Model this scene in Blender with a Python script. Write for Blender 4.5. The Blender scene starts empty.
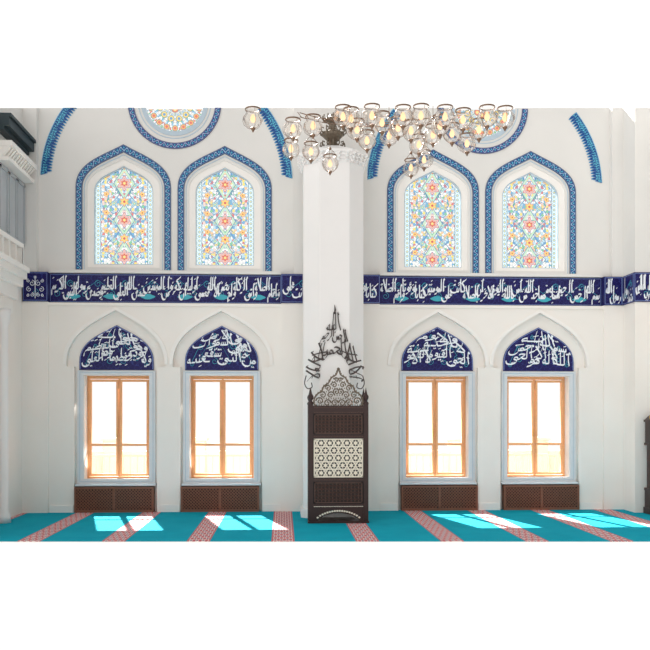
import bpy, math, random
from math import sin, cos, pi, radians, sqrt
from mathutils import Vector, Matrix
random.seed(4)
C = bpy.context.scene.collection
TH = math.atan(42/826.0); CT, ST = cos(TH), sin(TH)
XC = 0.80; CH = 1.65

# ------------------------------------------------------------------ materials
class NT:
    def __init__(s, name):
        s.mat = bpy.data.materials.new(name); s.mat.use_nodes = True
        s.t = s.mat.node_tree; s.t.nodes.clear()
        s.out = s.t.nodes.new('ShaderNodeOutputMaterial')
    def node(s, typ, **k):
        n = s.t.nodes.new(typ)
        for a, b in k.items(): setattr(n, a, b)
        return n
    def link(s, a, b): s.t.links.new(a, b)
    def put(s, sock, v):
        if isinstance(v, bpy.types.NodeSocket): s.link(v, sock)
        else: sock.default_value = v
    def m(s, op, a, b=None, c=None, clamp=False):
        n = s.node('ShaderNodeMath', operation=op); n.use_clamp = clamp
        s.put(n.inputs[0], a)
        if b is not None: s.put(n.inputs[1], b)
        if c is not None: s.put(n.inputs[2], c)
        return n.outputs[0]
    def mix(s, f, a, b):
        n = s.node('ShaderNodeMix', data_type='RGBA')
        s.put(n.inputs[0], f)
        s.put(n.inputs[6], a if isinstance(a, bpy.types.NodeSocket) else (*a[:3], 1))
        s.put(n.inputs[7], b if isinstance(b, bpy.types.NodeSocket) else (*b[:3], 1))
        return n.outputs[2]
    def coord(s, kind='Object'):
        tc = s.node('ShaderNodeTexCoord'); return tc.outputs[kind]
    def sep(s, v):
        n = s.node('ShaderNodeSeparateXYZ'); s.link(v, n.inputs[0]); return n.outputs
    def comb(s, x, y, z):
        n = s.node('ShaderNodeCombineXYZ')
        for i, v in enumerate((x, y, z)): s.put(n.inputs[i], v)
        return n.outputs[0]
    def noise(s, scale, vec=None, detail=3):
        n = s.node('ShaderNodeTexNoise'); n.inputs['Scale'].default_value = scale; n.inputs['Detail'].default_value = detail
        s.link(vec if vec is not None else s.coord(), n.inputs['Vector']); return n.outputs[0]
    def ramp(s, f, stops, interp='LINEAR'):
        n = s.node('ShaderNodeValToRGB'); r = n.color_ramp; r.interpolation = interp
        while len(r.elements) < len(stops): r.elements.new(1)
        for e, (p, c) in zip(r.elements, stops): e.position = p; e.color = (*c[:3], 1)
        s.put(n.inputs[0], f); return n.outputs[0]
    def bsdf(s, col, rough=.6, metal=0, bump=None, spec=.4, bs=.2):
        b = s.node('ShaderNodeBsdfPrincipled')
        s.put(b.inputs['Base Color'], col if isinstance(col, bpy.types.NodeSocket) else (*col[:3], 1))
        b.inputs['Roughness'].default_value = rough; b.inputs['Metallic'].default_value = metal
        b.inputs['Specular IOR Level'].default_value = spec
        if bump is not None:
            bn = s.node('ShaderNodeBump'); bn.inputs['Strength'].default_value = bs; bn.inputs['Distance'].default_value = .01
            s.link(bump, bn.inputs['Height']); s.link(bn.outputs[0], b.inputs['Normal'])
        s.link(b.outputs[0], s.out.inputs[0]); return s.mat

def srgb(r, g, b):
    f = lambda c: (c/255/12.92) if c/255 <= .04045 else ((c/255+.055)/1.055)**2.4
    return (f(r), f(g), f(b))
def plain(name, col, rough=.6, metal=0, var=.12, scale=6, spec=.4, bs=.1):
    n = NT(name); nz = n.noise(scale)
    c = n.mix(nz, tuple(x*(1-var) for x in col), tuple(min(1, x*(1+var)) for x in col))
    return n.bsdf(c, rough, metal, nz, spec, bs)

M = {}
def wallmat():
    n = NT('plaster_wall'); xyz = n.sep(n.coord())
    z = xyz[2]
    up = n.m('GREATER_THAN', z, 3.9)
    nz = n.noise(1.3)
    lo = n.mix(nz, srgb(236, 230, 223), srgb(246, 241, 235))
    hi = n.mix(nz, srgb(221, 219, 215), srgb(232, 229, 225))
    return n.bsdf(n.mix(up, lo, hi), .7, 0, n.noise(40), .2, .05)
M['wall'] = wallmat()
M['white'] = plain('white_marble', srgb(243, 239, 234), .45, 0, .03, 3)
M['column'] = plain('pale_marble', srgb(234, 231, 229), .4, 0, .04, 2)
M['slate'] = plain('blue_grey_plaster', srgb(180, 184, 188), .6, 0, .05, 3)
M['darkbeam'] = plain('dark_slate_wood', srgb(38, 54, 60), .5, 0, .2, 8)
M['marble'] = plain('grey_marble_frame', srgb(216, 221, 225), .35, 0, .06, 9)
M['wood'] = plain('light_wood', srgb(238, 174, 122), .45, 0, .1, 20)
M['walnut'] = plain('dark_walnut', srgb(54, 33, 30), .35, 0, .3, 14)
M['walnut2'] = plain('dark_walnut_panel', srgb(34, 19, 18), .4, 0, .3, 14)
M['carved'] = plain('carved_walnut_fret', srgb(92, 66, 56), .4, 0, .3, 14)
M['grille'] = plain('brown_wood_grille', srgb(128, 82, 62), .5, 0, .2, 14)
M['grilledark'] = plain('grille_backing', srgb(60, 34, 26), .7, 0, .2, 14)
M['pearl'] = plain('mother_of_pearl', srgb(240, 231, 212), .25, 0, .08, 30)
M['ink'] = plain('white_glaze_lettering', srgb(238, 242, 248), .35, 0, .03, 20)
M['bronze'] = plain('aged_silver_bronze', srgb(76, 68, 66), .45, .3, .3, 20)
M['crown'] = plain('tarnished_silver_bronze', srgb(112, 100, 86), .4, .4, .5, 30)
M['brass'] = plain('aged_brass', srgb(120, 94, 76), .35, .5, .2, 20)
M['gold'] = plain('gold_metal', srgb(215, 170, 84), .3, .6, .2, 20)
M['turq'] = plain('turquoise_glaze', srgb(60, 170, 188), .3, 0, .15, 25)
M['rim'] = plain('pale_blue_glaze_rim', srgb(120, 140, 196), .3, 0, .15, 25)
M['leadblue'] = plain('blue_grey_frame', srgb(184, 200, 212), .45, 0, .08, 15)
M['outside'] = plain('pale_rendered_garden_wall', srgb(200, 190, 170), .8, 0, .05, 2)
M['rail'] = plain('weathered_garden_railing', srgb(170, 152, 124), .8, 0, .05, 2)

def tileblue():
    n = NT('cobalt_tile')
    v = n.node('ShaderNodeTexVoronoi'); v.feature = 'DISTANCE_TO_EDGE'; v.inputs['Scale'].default_value = 16
    n.link(n.coord(), v.inputs['Vector'])
    e = n.m('LESS_THAN', v.outputs[0], .03)
    base = n.mix(n.noise(5), srgb(18, 14, 70), srgb(30, 24, 94))
    return n.bsdf(n.mix(n.m('MULTIPLY', e, .4), base, srgb(66, 80, 160)), .3, 0, None, .25)
M['tile'] = tileblue()

def border(name, base, light, lam, dark):
    n = NT(name); uv = n.sep(n.coord('UV')); u, v = uv[0], uv[1]
    vc = n.m('SUBTRACT', v, .5)
    ph = n.m('MULTIPLY', u, 2*pi/lam)
    a = n.m('MULTIPLY', n.m('SINE', ph), .26)
    d1 = n.m('ABSOLUTE', n.m('SUBTRACT', vc, a))
    line = n.m('LESS_THAN', d1, .07)
    fu = n.m('SUBTRACT', n.m('FRACT', n.m('DIVIDE', u, lam)), .25)
    fu2 = n.m('SUBTRACT', n.m('FRACT', n.m('ADD', n.m('DIVIDE', u, lam), .5)), .25)
    def blob(f, off):
        q = n.m('SUBTRACT', vc, off)
        return n.m('LESS_THAN', n.m('ADD', n.m('MULTIPLY', n.m('MULTIPLY', f, f), 1.3), n.m('MULTIPLY', q, q)), .017)
    edge = n.m('GREATER_THAN', n.m('ABSOLUTE', vc), .42)
    el = n.m('LESS_THAN', n.m('ABSOLUTE', n.m('SUBTRACT', n.m('ABSOLUTE', vc), .40)), .03)
    c = n.mix(n.noise(9), base, tuple(x*1.3 for x in base))
    c = n.mix(line, c, light)
    c = n.mix(blob(fu, -.12), c, srgb(80, 176, 200)); c = n.mix(blob(fu2, .12), c, srgb(80, 176, 200))
    c = n.mix(el, c, tuple(x*.6 for x in light)); c = n.mix(edge, c, dark)
    return n.bsdf(c, .35)
M['border'] = border('blue_interlace_tile', srgb(18, 60, 122), srgb(160, 196, 220), .12, srgb(14, 44, 100))
M['border2'] = border('indigo_interlace_tile', srgb(38, 54, 120), srgb(170, 190, 218), .12, srgb(30, 36, 100))
def archmat():
    n = NT('arch_floral_tile'); uv = n.sep(n.coord('UV')); u, v = uv[0], uv[1]
    fu = n.m('SUBTRACT', n.m('FRACT', n.m('DIVIDE', u, .09)), .5)
    vc = n.m('MULTIPLY', n.m('SUBTRACT', v, .38), 1.5)
    r = n.m('SQRT', n.m('ADD', n.m('MULTIPLY', fu, fu), n.m('MULTIPLY', vc, vc)))
    th = n.m('ARCTAN2', vc, fu)
    pet = n.m('MULTIPLY', r, n.m('ADD', 1, n.m('MULTIPLY', n.m('COSINE', n.m('MULTIPLY', th, 5)), .35)))
    c = n.mix(n.noise(8), srgb(16, 58, 124), srgb(24, 80, 150))
    c = n.mix(n.m('LESS_THAN', pet, .30), c, srgb(96, 190, 212))
    c = n.mix(n.m('LESS_THAN', r, .13), c, srgb(18, 56, 120))
    c = n.mix(n.m('LESS_THAN', v, .07), c, srgb(120, 185, 215))
    c = n.mix(n.m('GREATER_THAN', v, .88), c, srgb(60, 140, 186))
    return n.bsdf(c, .35)
M['archband'] = archmat()

def stained(round_=False):
    n = NT('stained_glass_rose' if round_ else 'stained_glass')
    xyz = n.sep(n.coord()); x, z = xyz[0], xyz[2]
    ax = n.m('ABSOLUTE', x)
    v = n.node('ShaderNodeTexVoronoi'); e = n.node('ShaderNodeTexVoronoi'); e.feature = 'DISTANCE_TO_EDGE'
    for q in (v, e): q.inputs['Scale'].default_value = 24; q.inputs['Randomness'].default_value = .7
    if round_:
        r = n.m('SQRT', n.m('ADD', n.m('MULTIPLY', x, x), n.m('MULTIPLY', z, z)))
        th = n.m('ARCTAN2', z, x)
        k = n.m('ABSOLUTE', n.m('SUBTRACT', n.m('FRACT', n.m('MULTIPLY', th, 12/(2*pi))), .5))
        vec = n.comb(n.m('MULTIPLY', k, .42), 0, r)
    else:
        vec = n.comb(ax, 0, z)
    n.link(vec, v.inputs['Vector']); n.link(vec, e.inputs['Vector'])
    sc = n.sep(v.outputs['Color'])
    W = srgb(250, 251, 248)
    cells = n.ramp(sc[0], [(0, W), (.22, srgb(194, 228, 242)), (.38, srgb(250, 206, 160)), (.44, srgb(226, 130, 126)), (.50, srgb(248, 218, 206)), (.58, srgb(124, 180, 222)), (.65, srgb(252, 232, 130)), (.74, srgb(136, 206, 164)), (.82, W)], 'CONSTANT')
    lead = n.m('LESS_THAN', e.outputs[0], .035)
    col = n.mix(lead, cells, srgb(128, 156, 184))
    def flower(col, cx, P, off, R, k, cols):
        fz = n.m('MULTIPLY', n.m('SUBTRACT', n.m('FRACT', n.m('ADD', n.m('DIVIDE', z, P), off)), .5), P)
        fx = n.m('SUBTRACT', ax, cx)
        t = n.m('ARCTAN2', fz, fx)
        r_ = n.m('SQRT', n.m('ADD', n.m('MULTIPLY', fx, fx), n.m('MULTIPLY', fz, fz)))
        p = n.m('MULTIPLY', r_, n.m('ADD', 1, n.m('MULTIPLY', n.m('COSINE', n.m('MULTIPLY', t, k)), .22)))
        f = n.ramp(n.m('DIVIDE', p, R), cols, 'CONSTANT')
        return n.mix(n.m('LESS_THAN', p, R), col, f)
    if not round_:
        for A, P_, ph in ((.11, .62, 0), (.09, .31, 1.2)):
            c0 = n.m('ADD', n.m('MULTIPLY', n.m('SINE', n.m('ADD', n.m('MULTIPLY', z, 2*pi/P_), ph)), A), .19)
            col = n.mix(n.m('LESS_THAN', n.m('ABSOLUTE', n.m('SUBTRACT', ax, c0)), .007), col, srgb(90, 134, 180))
        red = [(0, srgb(250, 226, 140)), (.22, srgb(208, 88, 92)), (.42, srgb(246, 180, 150)), (.60, srgb(122, 156, 204)), (.66, srgb(244, 200, 190)), (.86, srgb(214, 112, 116)), (.94, srgb(120, 154, 202))]
        yel = [(0, srgb(214, 96, 96)), (.3, srgb(252, 222, 130)), (.65, srgb(240, 176, 120)), (.9, srgb(128, 164, 204))]
        blu = [(0, srgb(252, 232, 150)), (.3, srgb(120, 190, 200)), (.65, srgb(206, 236, 228)), (.88, srgb(106, 150, 190))]
        col = flower(col, .30, .31, .1, .045, 5, yel)
        col = flower(col, .17, .31, .6, .04, 5, blu)
        fz = n.m('MULTIPLY', n.m('SUBTRACT', n.m('FRACT', n.m('ADD', n.m('DIVIDE', z, .62), .5)), .5), .62)
        dm = n.m('ADD', n.m('ABSOLUTE', n.m('MULTIPLY', fz, .62)), ax)
        ring = n.m('MULTIPLY', n.m('GREATER_THAN', dm, .13), n.m('LESS_THAN', dm, .17))
        col = n.mix(ring, col, srgb(200, 232, 204))
        col = n.mix(n.m('LESS_THAN', n.m('ABSOLUTE', n.m('SUBTRACT', dm, .175)), .006), col, srgb(90, 134, 180))
        col = flower(col, 0, .62, .5, .105, 6, red)
        col = flower(col, 0, .62, 0, .07, 6, yel)
        bd = n.m('GREATER_THAN', ax, .395)
        fz2 = n.m('SUBTRACT', n.m('FRACT', n.m('DIVIDE', z, .075)), .5)
        fx2 = n.m('DIVIDE', n.m('SUBTRACT', ax, .434), .075)
        rd = n.m('SQRT', n.m('ADD', n.m('MULTIPLY', fz2, fz2), n.m('MULTIPLY', fx2, fx2)))
        bc = n.ramp(rd, [(0, srgb(250, 232, 140)), (.16, srgb(140, 190, 220)), (.32, srgb(226, 244, 246)), (.6, srgb(168, 212, 214))], 'CONSTANT')
        col = n.mix(bd, col, bc)
        bl = n.m('LESS_THAN', n.m('ABSOLUTE', n.m('SUBTRACT', ax, .392)), .005)
        col = n.mix(bl, col, srgb(104, 138, 172))
    else:
        for R0, R1, N_, c1, c2 in ((.36, .46, 18, srgb(240, 180, 120), srgb(224, 122, 110)), (.20, .31, 12, srgb(250, 222, 130), srgb(120, 164, 206)), (.04, .15, 6, srgb(232, 140, 116), srgb(250, 228, 150))):
            rm, hw_ = (R0+R1)/2, (R1-R0)/2
            fa = n.m('SUBTRACT', n.m('FRACT', n.m('MULTIPLY', th, N_/(2*pi))), .5)
            da = n.m('MULTIPLY', n.m('MULTIPLY', fa, 2*pi/N_), rm); dr = n.m('SUBTRACT', r, rm)
            q = n.m('DIVIDE', n.m('SQRT', n.m('ADD', n.m('MULTIPLY', da, da), n.m('MULTIPLY', dr, dr))), hw_)
            f = n.ramp(q, [(0, c2), (.45, c1), (.82, srgb(140, 146, 138))], 'CONSTANT')
            col = n.mix(n.m('LESS_THAN', q, 1), col, f)
    gm_ = n.node('ShaderNodeGamma'); gm_.inputs[1].default_value = .52; n.link(col, gm_.inputs[0])
    col = n.mix(.12, gm_.outputs[0], (1, 1, 1))
    t = n.node('ShaderNodeBsdfTransparent'); n.link(col, t.inputs[0])
    n.link(t.outputs[0], n.out.inputs[0]); return n.mat
M['stained'] = stained(); M['rose'] = stained(True)

def glass(name, edge, gl, power=1.6, base=(.97, .97, .97)):
    n = NT(name)
    lw = n.node('ShaderNodeLayerWeight'); lw.inputs[0].default_value = .35
    t = n.node('ShaderNodeBsdfTransparent'); g = n.node('ShaderNodeBsdfGlossy'); g.inputs['Roughness'].default_value = .05
    n.link(n.mix(n.m('POWER', lw.outputs['Facing'], power), base, edge), t.inputs[0])
    nz = n.noise(20); n.link(n.mix(nz, (.85, .85, .85), (1, 1, 1)), g.inputs[0])
    mx = n.node('ShaderNodeMixShader'); n.link(n.m('MULTIPLY', lw.outputs['Fresnel'], gl), mx.inputs[0])
    n.link(t.outputs[0], mx.inputs[1]); n.link(g.outputs[0], mx.inputs[2]); n.link(mx.outputs[0], n.out.inputs[0]); return n.mat
M['glass'] = glass('window_glass', (.9, .93, .93), .25)
M['lampglass'] = glass('clear_lamp_glass', (.42, .33, .28), .6, 1.8, (.995, .975, .95))
def bulb():
    n = NT('warm_bulb'); e = n.node('ShaderNodeEmission')
    n.link(n.mix(n.noise(5), (1, .50, .24), (1, .70, .44)), e.inputs[0]); e.inputs[1].default_value = 1.7
    n.link(e.outputs[0], n.out.inputs[0]); return n.mat
M['bulb'] = bulb()

def carpet():
    n = NT('teal_carpet'); xyz = n.sep(n.coord()); x, y = xyz[0], xyz[1]
    P = 1.09
    fx = n.m('MULTIPLY', n.m('SUBTRACT', n.m('FRACT', n.m('ADD', n.m('DIVIDE', x, P), .5)), .5), P)
    ax = n.m('ABSOLUTE', fx)
    st = n.m('LESS_THAN', ax, .15)
    nz = n.noise(60, detail=2)
    teal = n.mix(n.noise(2.5), srgb(0, 148, 172), srgb(14, 174, 196))
    teal = n.mix(n.m('MULTIPLY', nz, .25), teal, srgb(0, 112, 138))
    c = n.m('MULTIPLY', n.m('SINE', n.m('MULTIPLY', fx, 2*pi/.08)), n.m('SINE', n.m('MULTIPLY', y, 2*pi/.3)))
    pat = n.mix(n.m('GREATER_THAN', c, .05), srgb(230, 210, 205), srgb(190, 98, 106))
    pat = n.mix(n.m('LESS_THAN', c, -.55), pat, srgb(120, 98, 122))
    ed = n.m('GREATER_THAN', ax, .128)
    pat = n.mix(ed, pat, srgb(186, 112, 118))
    return n.bsdf(n.mix(st, teal, pat), .95, 0, nz, .1, .5)
M['carpet'] = carpet()

# ------------------------------------------------------------------ mesh helpers
class MB:
    def __init__(s): s.v = []; s.f = []
    def add(s, vs, fs):
        o = len(s.v); s.v += [tuple(p) for p in vs]; s.f += [tuple(i+o for i in f) for f in fs]; return s
    def box(s, x0, x1, y0, y1, z0, z1):
        x0, x1 = sorted((x0, x1)); y0, y1 = sorted((y0, y1)); z0, z1 = sorted((z0, z1))
        vs = [(x, y, z) for z in (z0, z1) for x, y in ((x0, y0), (x1, y0), (x1, y1), (x0, y1))]
        return s.add(vs, [(3, 2, 1, 0), (4, 5, 6, 7), (0, 1, 5, 4), (1, 2, 6, 5), (2, 3, 7, 6), (3, 0, 4, 7)])
    def prism(s, pts, y0, y1):
        n = len(pts); vs = [(p[0], y0, p[1]) for p in pts]+[(p[0], y1, p[1]) for p in pts]
        fs = [tuple(range(n)), tuple(reversed(range(n, 2*n)))]+[(i, i+n, (i+1) % n+n, (i+1) % n) for i in range(n)]
        return s.add(vs, fs)
    def vprism(s, pts, z0, z1):
        n = len(pts); vs = [(p[0], p[1], z0) for p in pts]+[(p[0], p[1], z1) for p in pts]
        fs = [tuple(reversed(range(n))), tuple(range(n, 2*n))]+[(i, (i+1) % n, (i+1) % n+n, i+n) for i in range(n)]
        return s.add(vs, fs)
    def lathe(s, prof, c=(0, 0, 0), n=20, squash=1):
        vs = []; fs = []
        for r, z in prof:
            for k in range(n):
                a = 2*pi*k/n; vs.append((c[0]+r*cos(a), c[1]+r*sin(a)*squash, c[2]+z))
        for j in range(len(prof)-1):
            for k in range(n):
                a, b = j*n+k, j*n+(k+1) % n; fs.append((a, b, b+n, a+n))
        return s.add(vs, fs)
    def tube(s, path, r, n=6, closed=False):
        vs = []; fs = []; m = len(path); path = [Vector(p) for p in path]
        for i, p in enumerate(path):
            if closed: t = path[(i+1) % m]-path[i-1]
            else: t = path[min(i+1, m-1)]-path[max(i-1, 0)]
            t.normalize(); up = Vector((0, 1, 0)) if abs(t.y) < .9 else Vector((1, 0, 0))
            a = t.cross(up).normalized(); b = t.cross(a)
            rr = r[i] if isinstance(r, (list, tuple)) else r
            for k in range(n):
                g = 2*pi*k/n; vs.append(p+a*rr*cos(g)+b*rr*sin(g))
        for i in range(m if closed else m-1):
            j = (i+1) % m
            for k in range(n): fs.append((i*n+k, i*n+(k+1) % n, j*n+(k+1) % n, j*n+k))
        if not closed: fs += [tuple(range(n)), tuple(reversed(range((m-1)*n, m*n)))]
        return s.add(vs, fs)
    def mesh(s, name, mat, smooth=False):
        me = bpy.data.meshes.new(name); me.from_pydata([tuple(v) for v in s.v], [], s.f); me.materials.append(M[mat]); me.update()
        if smooth:
            for p in me.polygons: p.use_smooth = True
        return me
    def obj(s, name, mat, parent=None, loc=(0, 0, 0), smooth=False):
        return ob(name, s.mesh(name, mat, smooth), parent, loc)
def ob(name, data, parent=None, loc=(0, 0, 0)):
    o = bpy.data.objects.new(name, data); C.objects.link(o); o.location = loc
    if parent: o.parent = parent
    return o
def empty(name, loc): 
    e = ob(name, None, None, loc); e.empty_display_size = .1; return e
def tag(o, label, cat, group=None, kind=None):
    o['label'] = label; o['category'] = cat
    if group: o['group'] = group
    if kind: o['kind'] = kind
    return o
def copy_tree(o, loc):
    n = o.copy(); C.objects.link(n); n.location = loc
    def rec(a, b):
        for ch in list(a.children):
            c = ch.copy(); C.objects.link(c); c.parent = b; c.matrix_parent_inverse.identity(); rec(ch, c)
    rec(o, n); return n

def eval_mesh(o):
    bpy.context.view_layer.update()
    dg = bpy.context.evaluated_depsgraph_get()
    me = bpy.data.meshes.new_from_object(o.evaluated_get(dg)); return me
def plate_mesh(loops, y0, y1, mat, name='plate'):
    cu = bpy.data.curves.new(name, 'CURVE'); cu.dimensions = '2D'; cu.fill_mode = 'BOTH'; cu.extrude = abs(y1-y0)/2
    for lp in loops:
        sp = cu.splines.new('POLY'); sp.points.add(len(lp)-1); sp.use_cyclic_u = True
        for p, q in zip(sp.points, lp): p.co = (q[0], q[1], 0, 1)
    o = bpy.data.objects.new('tmp', cu); C.objects.link(o)
    me = eval_mesh(o); bpy.data.objects.remove(o)
    yc = (y0+y1)/2
    for v in me.vertices: x, y, z = v.co; v.co = (x, yc-z, y)
    me.name = name; me.materials.clear(); me.materials.append(M[mat]); me.update(); return me

def bez(p0, p1, p2, p3, n):
    return [tuple((1-t)**3*a+3*(1-t)**2*t*b+3*(1-t)*t*t*c+t**3*d for a, b, c, d in zip(p0, p1, p2, p3)) for t in [i/n for i in range(n+1)]]
def arch(w, z0, zs, za, n=14, leg=8):
    h = za-zs
    L = [(-w, z0+(zs-z0)*i/leg) for i in range(leg)]
    B = bez((-w, zs), (-w, zs+h*.56), (-w*.45, za-w*.45*.56), (0, za), n)
    half = L+B
    return half+[(-x, z) for x, z in reversed(half[:-1])]
def circ(cx, cz, r, n=48, a0=0, a1=2*pi, closed=True):
    m = n if closed else n+1
    return [(cx+r*cos(a0+(a1-a0)*i/n), cz+r*sin(a0+(a1-a0)*i/n)) for i in range(m)]
def strip_mesh(name, outer, inner, y0, y1, mat):
    n = len(outer); vs = []; fs = []
    u = [0]
    for i in range(1, n):
        u.append(u[-1]+math.dist([(a+b)/2 for a, b in zip(outer[i], inner[i])], [(a+b)/2 for a, b in zip(outer[i-1], inner[i-1])]))
    for p in outer: vs.append((p[0], y0, p[1]))
    for p in inner: vs.append((p[0], y0, p[1]))
    for p in outer: vs.append((p[0], y1, p[1]))
    for p in inner: vs.append((p[0], y1, p[1]))
    def uvf(i): return (u[i % n], 0.0 if (i//n) % 2 == 0 else 1.0)
    for i in range(n-1):
        fs.append((i, i+1, n+i+1, n+i)); fs.append((i, 2*n+i, 2*n+i+1, i+1)); fs.append((n+i, n+i+1, 3*n+i+1, 3*n+i))
    fs.append((0, n, 3*n, 2*n)); fs.append((n-1, 3*n-1, 4*n-1, 2*n-1))
    me = bpy.data.meshes.new(name); me.from_pydata(vs, [], fs); uvl = me.uv_layers.new(name='UVMap')
    for lp in me.loops: uvl.data[lp.index].uv = uvf(lp.vertex_index)
    me.materials.append(M[mat]); me.update(); return me

# ------------------------------------------------------------------ pen-written arabic (broad nib)
DUAL = set('بتثجحخسشصضطظعغفقكلمنهيئ'); RIGHT = set('اأإآةدذرزوؤى\u0001')
DOTS = {'ب': -1, 'ت': 2, 'ث': 3, 'ج': -1, 'خ': 1, 'ذ': 1, 'ز': 1, 'ش': 3, 'ض': 1, 'ظ': 1, 'غ': 1, 'ف': 1, 'ق': 2, 'ن': 1, 'ي': -2, 'ة': 2}
def nun(x, y=.5): return [(x, y), (x-.03, -.35), (x-.45, -.95), (x-1.05, -.95), (x-1.45, -.35), (x-1.5, .4)]
def baa(x): return [(x, .0), (x-.8, -.28), (x-1.7, -.15), (x-2.1, .55)]
def letter(c, pj, nj):
    S = []; B = lambda x: S.append([(0, 0), (-x/2, -.03), (-x, 0)])
    if c in 'اأإآ':
        if pj: S.append([(0, 0), (-.22, .08), (-.33, .9), (-.33, 2.2), (-.38, 3.3)]); return S, .55
        S.append([(.0, 3.4), (-.16, 2.3), (-.2, 1.2), (-.1, 0)]); S.append([(.22, 2.95), (.05, 3.2), (0, 3.4)]); return S, .5
    if c in 'بتث' or (c in 'نيئ' and nj):
        S.append([(-.22, .95), (-.3, .5), (-.32, .02)])
        if nj: 
            if pj: B(.6)
            else: S.append([(-.3, .05), (-.6, 0)])
            return S, .6
        if pj: B(.3)
        S.append(baa(-.3)); return S, 2.3
    if c == 'ن': 
        if pj: B(.2)
        S.append(nun(-.15, .7)); return S, 1.55
    if c in 'يى':
        S.append([(0, 0), (-.12, .55), (-.55, .55), (-.6, .15), (-.25, -.15), (-.3, -.7), (-1.0, -1.05), (-1.7, -.7), (-1.9, .05)]); return S, 1.7
    if c in 'جحخ':
        if nj: S.append([(-.95, 1.1), (-.5, 1.25), (.05, 1.0), (-.5, .5), (-.85, .08), (-1.15, 0)])
        else: S.append([(-.95, 1.1), (-.5, 1.25), (.05, 1.0), (-.7, .25), (-1.0, -.6), (-.6, -1.4), (.25, -1.45)])
        if pj: S.append([(0, 0), (-.3, .1), (-.6, .45)])
        return S, 1.1
    if c in 'دذ':
        if pj: S.append([(0, 0), (-.2, .05), (-.3, 1.0)]); S.append([(-.3, .6), (-.38, .1), (-.6, 0), (-1.0, .1)])
        else: S.append([(-.25, 1.15), (.0, .6), (-.1, .1), (-.45, -.05), (-.85, .1)])
        return S, 1.0
    if c in 'رز': S.append([(0, 0 if pj else .6), (-.12, -.05), (-.45, -.6), (-1.1, -.85)]); return S, .8
    if c in 'سش':
        for x in (.12, .42, .72): S.append([(-x+.06, .8), (-x-.02, .3), (-x-.04, 0)])
        B(.95)
        if nj: return S, 1.05
        S.append(nun(-.9, .3)); return S, 2.3
    if c in 'صضطظ':
        S.append([(-1.15, 0), (-.85, .55), (-.35, .85), (.0, .6), (-.15, .12), (-.6, 0), (-1.2, 0)])
        if c in 'طظ': S.append([(-.42, 3.1), (-.5, 2), (-.52, .7)]); return S, 1.2
        S.append([(-1.22, .65), (-1.28, .0)])
        if nj: S.append([(-1.2, 0), (-1.5, 0)]); return S, 1.5
        S.append(nun(-1.25, .4)); return S, 2.7
    if c in 'عغ':
        if pj: S.append([(0, 0), (-.4, .25), (-.72, .8), (-.5, .95), (-.22, .8), (-.5, .3), (-.9, 0)])
        else: S.append([(-.15, 1.2), (-.5, 1.4), (-.8, 1.05), (-.65, .65), (-.15, .65)]); S.append([(-.5, .62), (-.75, .2), (-1.1, 0)])
        if nj: return S, .95
        S.append([(-.6, .3), (-1.0, -.4), (-.75, -1.3), (.15, -1.4)]); return S, 1.1
    if c in 'فق':
        S.append([(-.3, .5), (-.02, .65), (-.08, 1.08), (-.38, 1.15), (-.52, .8), (-.3, .5), (-.35, .1)])
        if pj: B(.4)
        if nj: S.append([(-.35, .1), (-.75, 0)]); return S, .75
        S.append(baa(-.35) if c == 'ف' else nun(-.35, .2)); return S, (2.3 if c == 'ف' else 1.8)
    if c == 'ك':
        if pj: B(.4)
        if nj: S.append([(.5, 3.3), (-.2, 2.75), (-.95, 2.3)]); S.append([(-.95, 2.3), (-.4, 1.6), (-.1, .8), (-.25, .1), (-.9, 0)]); return S, .95
        S.append([(-.3, 3.2), (-.42, 1.5), (-.5, .2), (-1.1, -.05), (-1.8, .2)]); S.append([(-.8, 1.4), (-1.2, 1.2), (-.9, .9), (-1.3, .7)]); return S, 1.6
    if c == 'ل':
        if nj:
            S.append([(-.2, 3.3), (-.28, 2), (-.3, .05)]); S.append([(0, 0), (-.6, 0)]) if pj else S.append([(-.3, .1), (-.6, 0)])
            return S, .6
        if pj: B(.25)
        S.append([(-.15, 3.3), (-.22, 1.8)]+nun(-.22, .4)); return S, 1.6
    if c == 'م':
        S.append([(0, .1), (-.18, .6), (-.5, .65), (-.6, .25), (-.3, .0), (-.02, .15)])
        if nj: S.append([(-.25, 0), (-.8, 0)]); return S, .75
        S.append([(-.5, .2), (-.85, -.1), (-.95, -.9), (-.9, -1.6)]); return S, .95
    if c == 'ه' and nj:
        if pj: S.append([(0, 0), (-.3, .95), (-.6, .4), (-.35, -.45), (-.2, -.1), (-.75, 0)]); return S, .75
        S.append([(0, .1), (-.1, .8), (-.55, 1.0), (-.8, .5), (-.5, 0), (0, .1)]); S.append([(-.15, .8), (-.4, .45), (-.3, .1)]); S.append([(-.5, 0), (-.9, 0)]); return S, .9
    if c in 'هة': S.append([(0, 0), (-.25, .15), (-.35, 1.05), (-.65, .6), (-.6, .2), (-.25, .15)]); return S, .75
    if c in 'وؤ':
        S.append([(-.1, .35), (-.45, .45), (-.35, .95), (-.02, .9), (-.02, .3), (-.35, -.4), (-1.05, -.75)]); 
        if pj: B(.15)
        return S, .85
    if c == '\u0001':
        if pj: S.append([(0, 0), (-.3, .1), (-.28, 1.6), (-.2, 3.2)]); S.append([(-.3, .2), (-.8, 1.5), (-1.2, 3.1)])
        else: S.append([(.15, 3.2), (-.35, 1.6), (-1.0, .25), (-.6, -.05), (-.15, .2), (-.5, 1.5), (-1.15, 3.1)])
        return S, 1.25
    return S, .5
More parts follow.
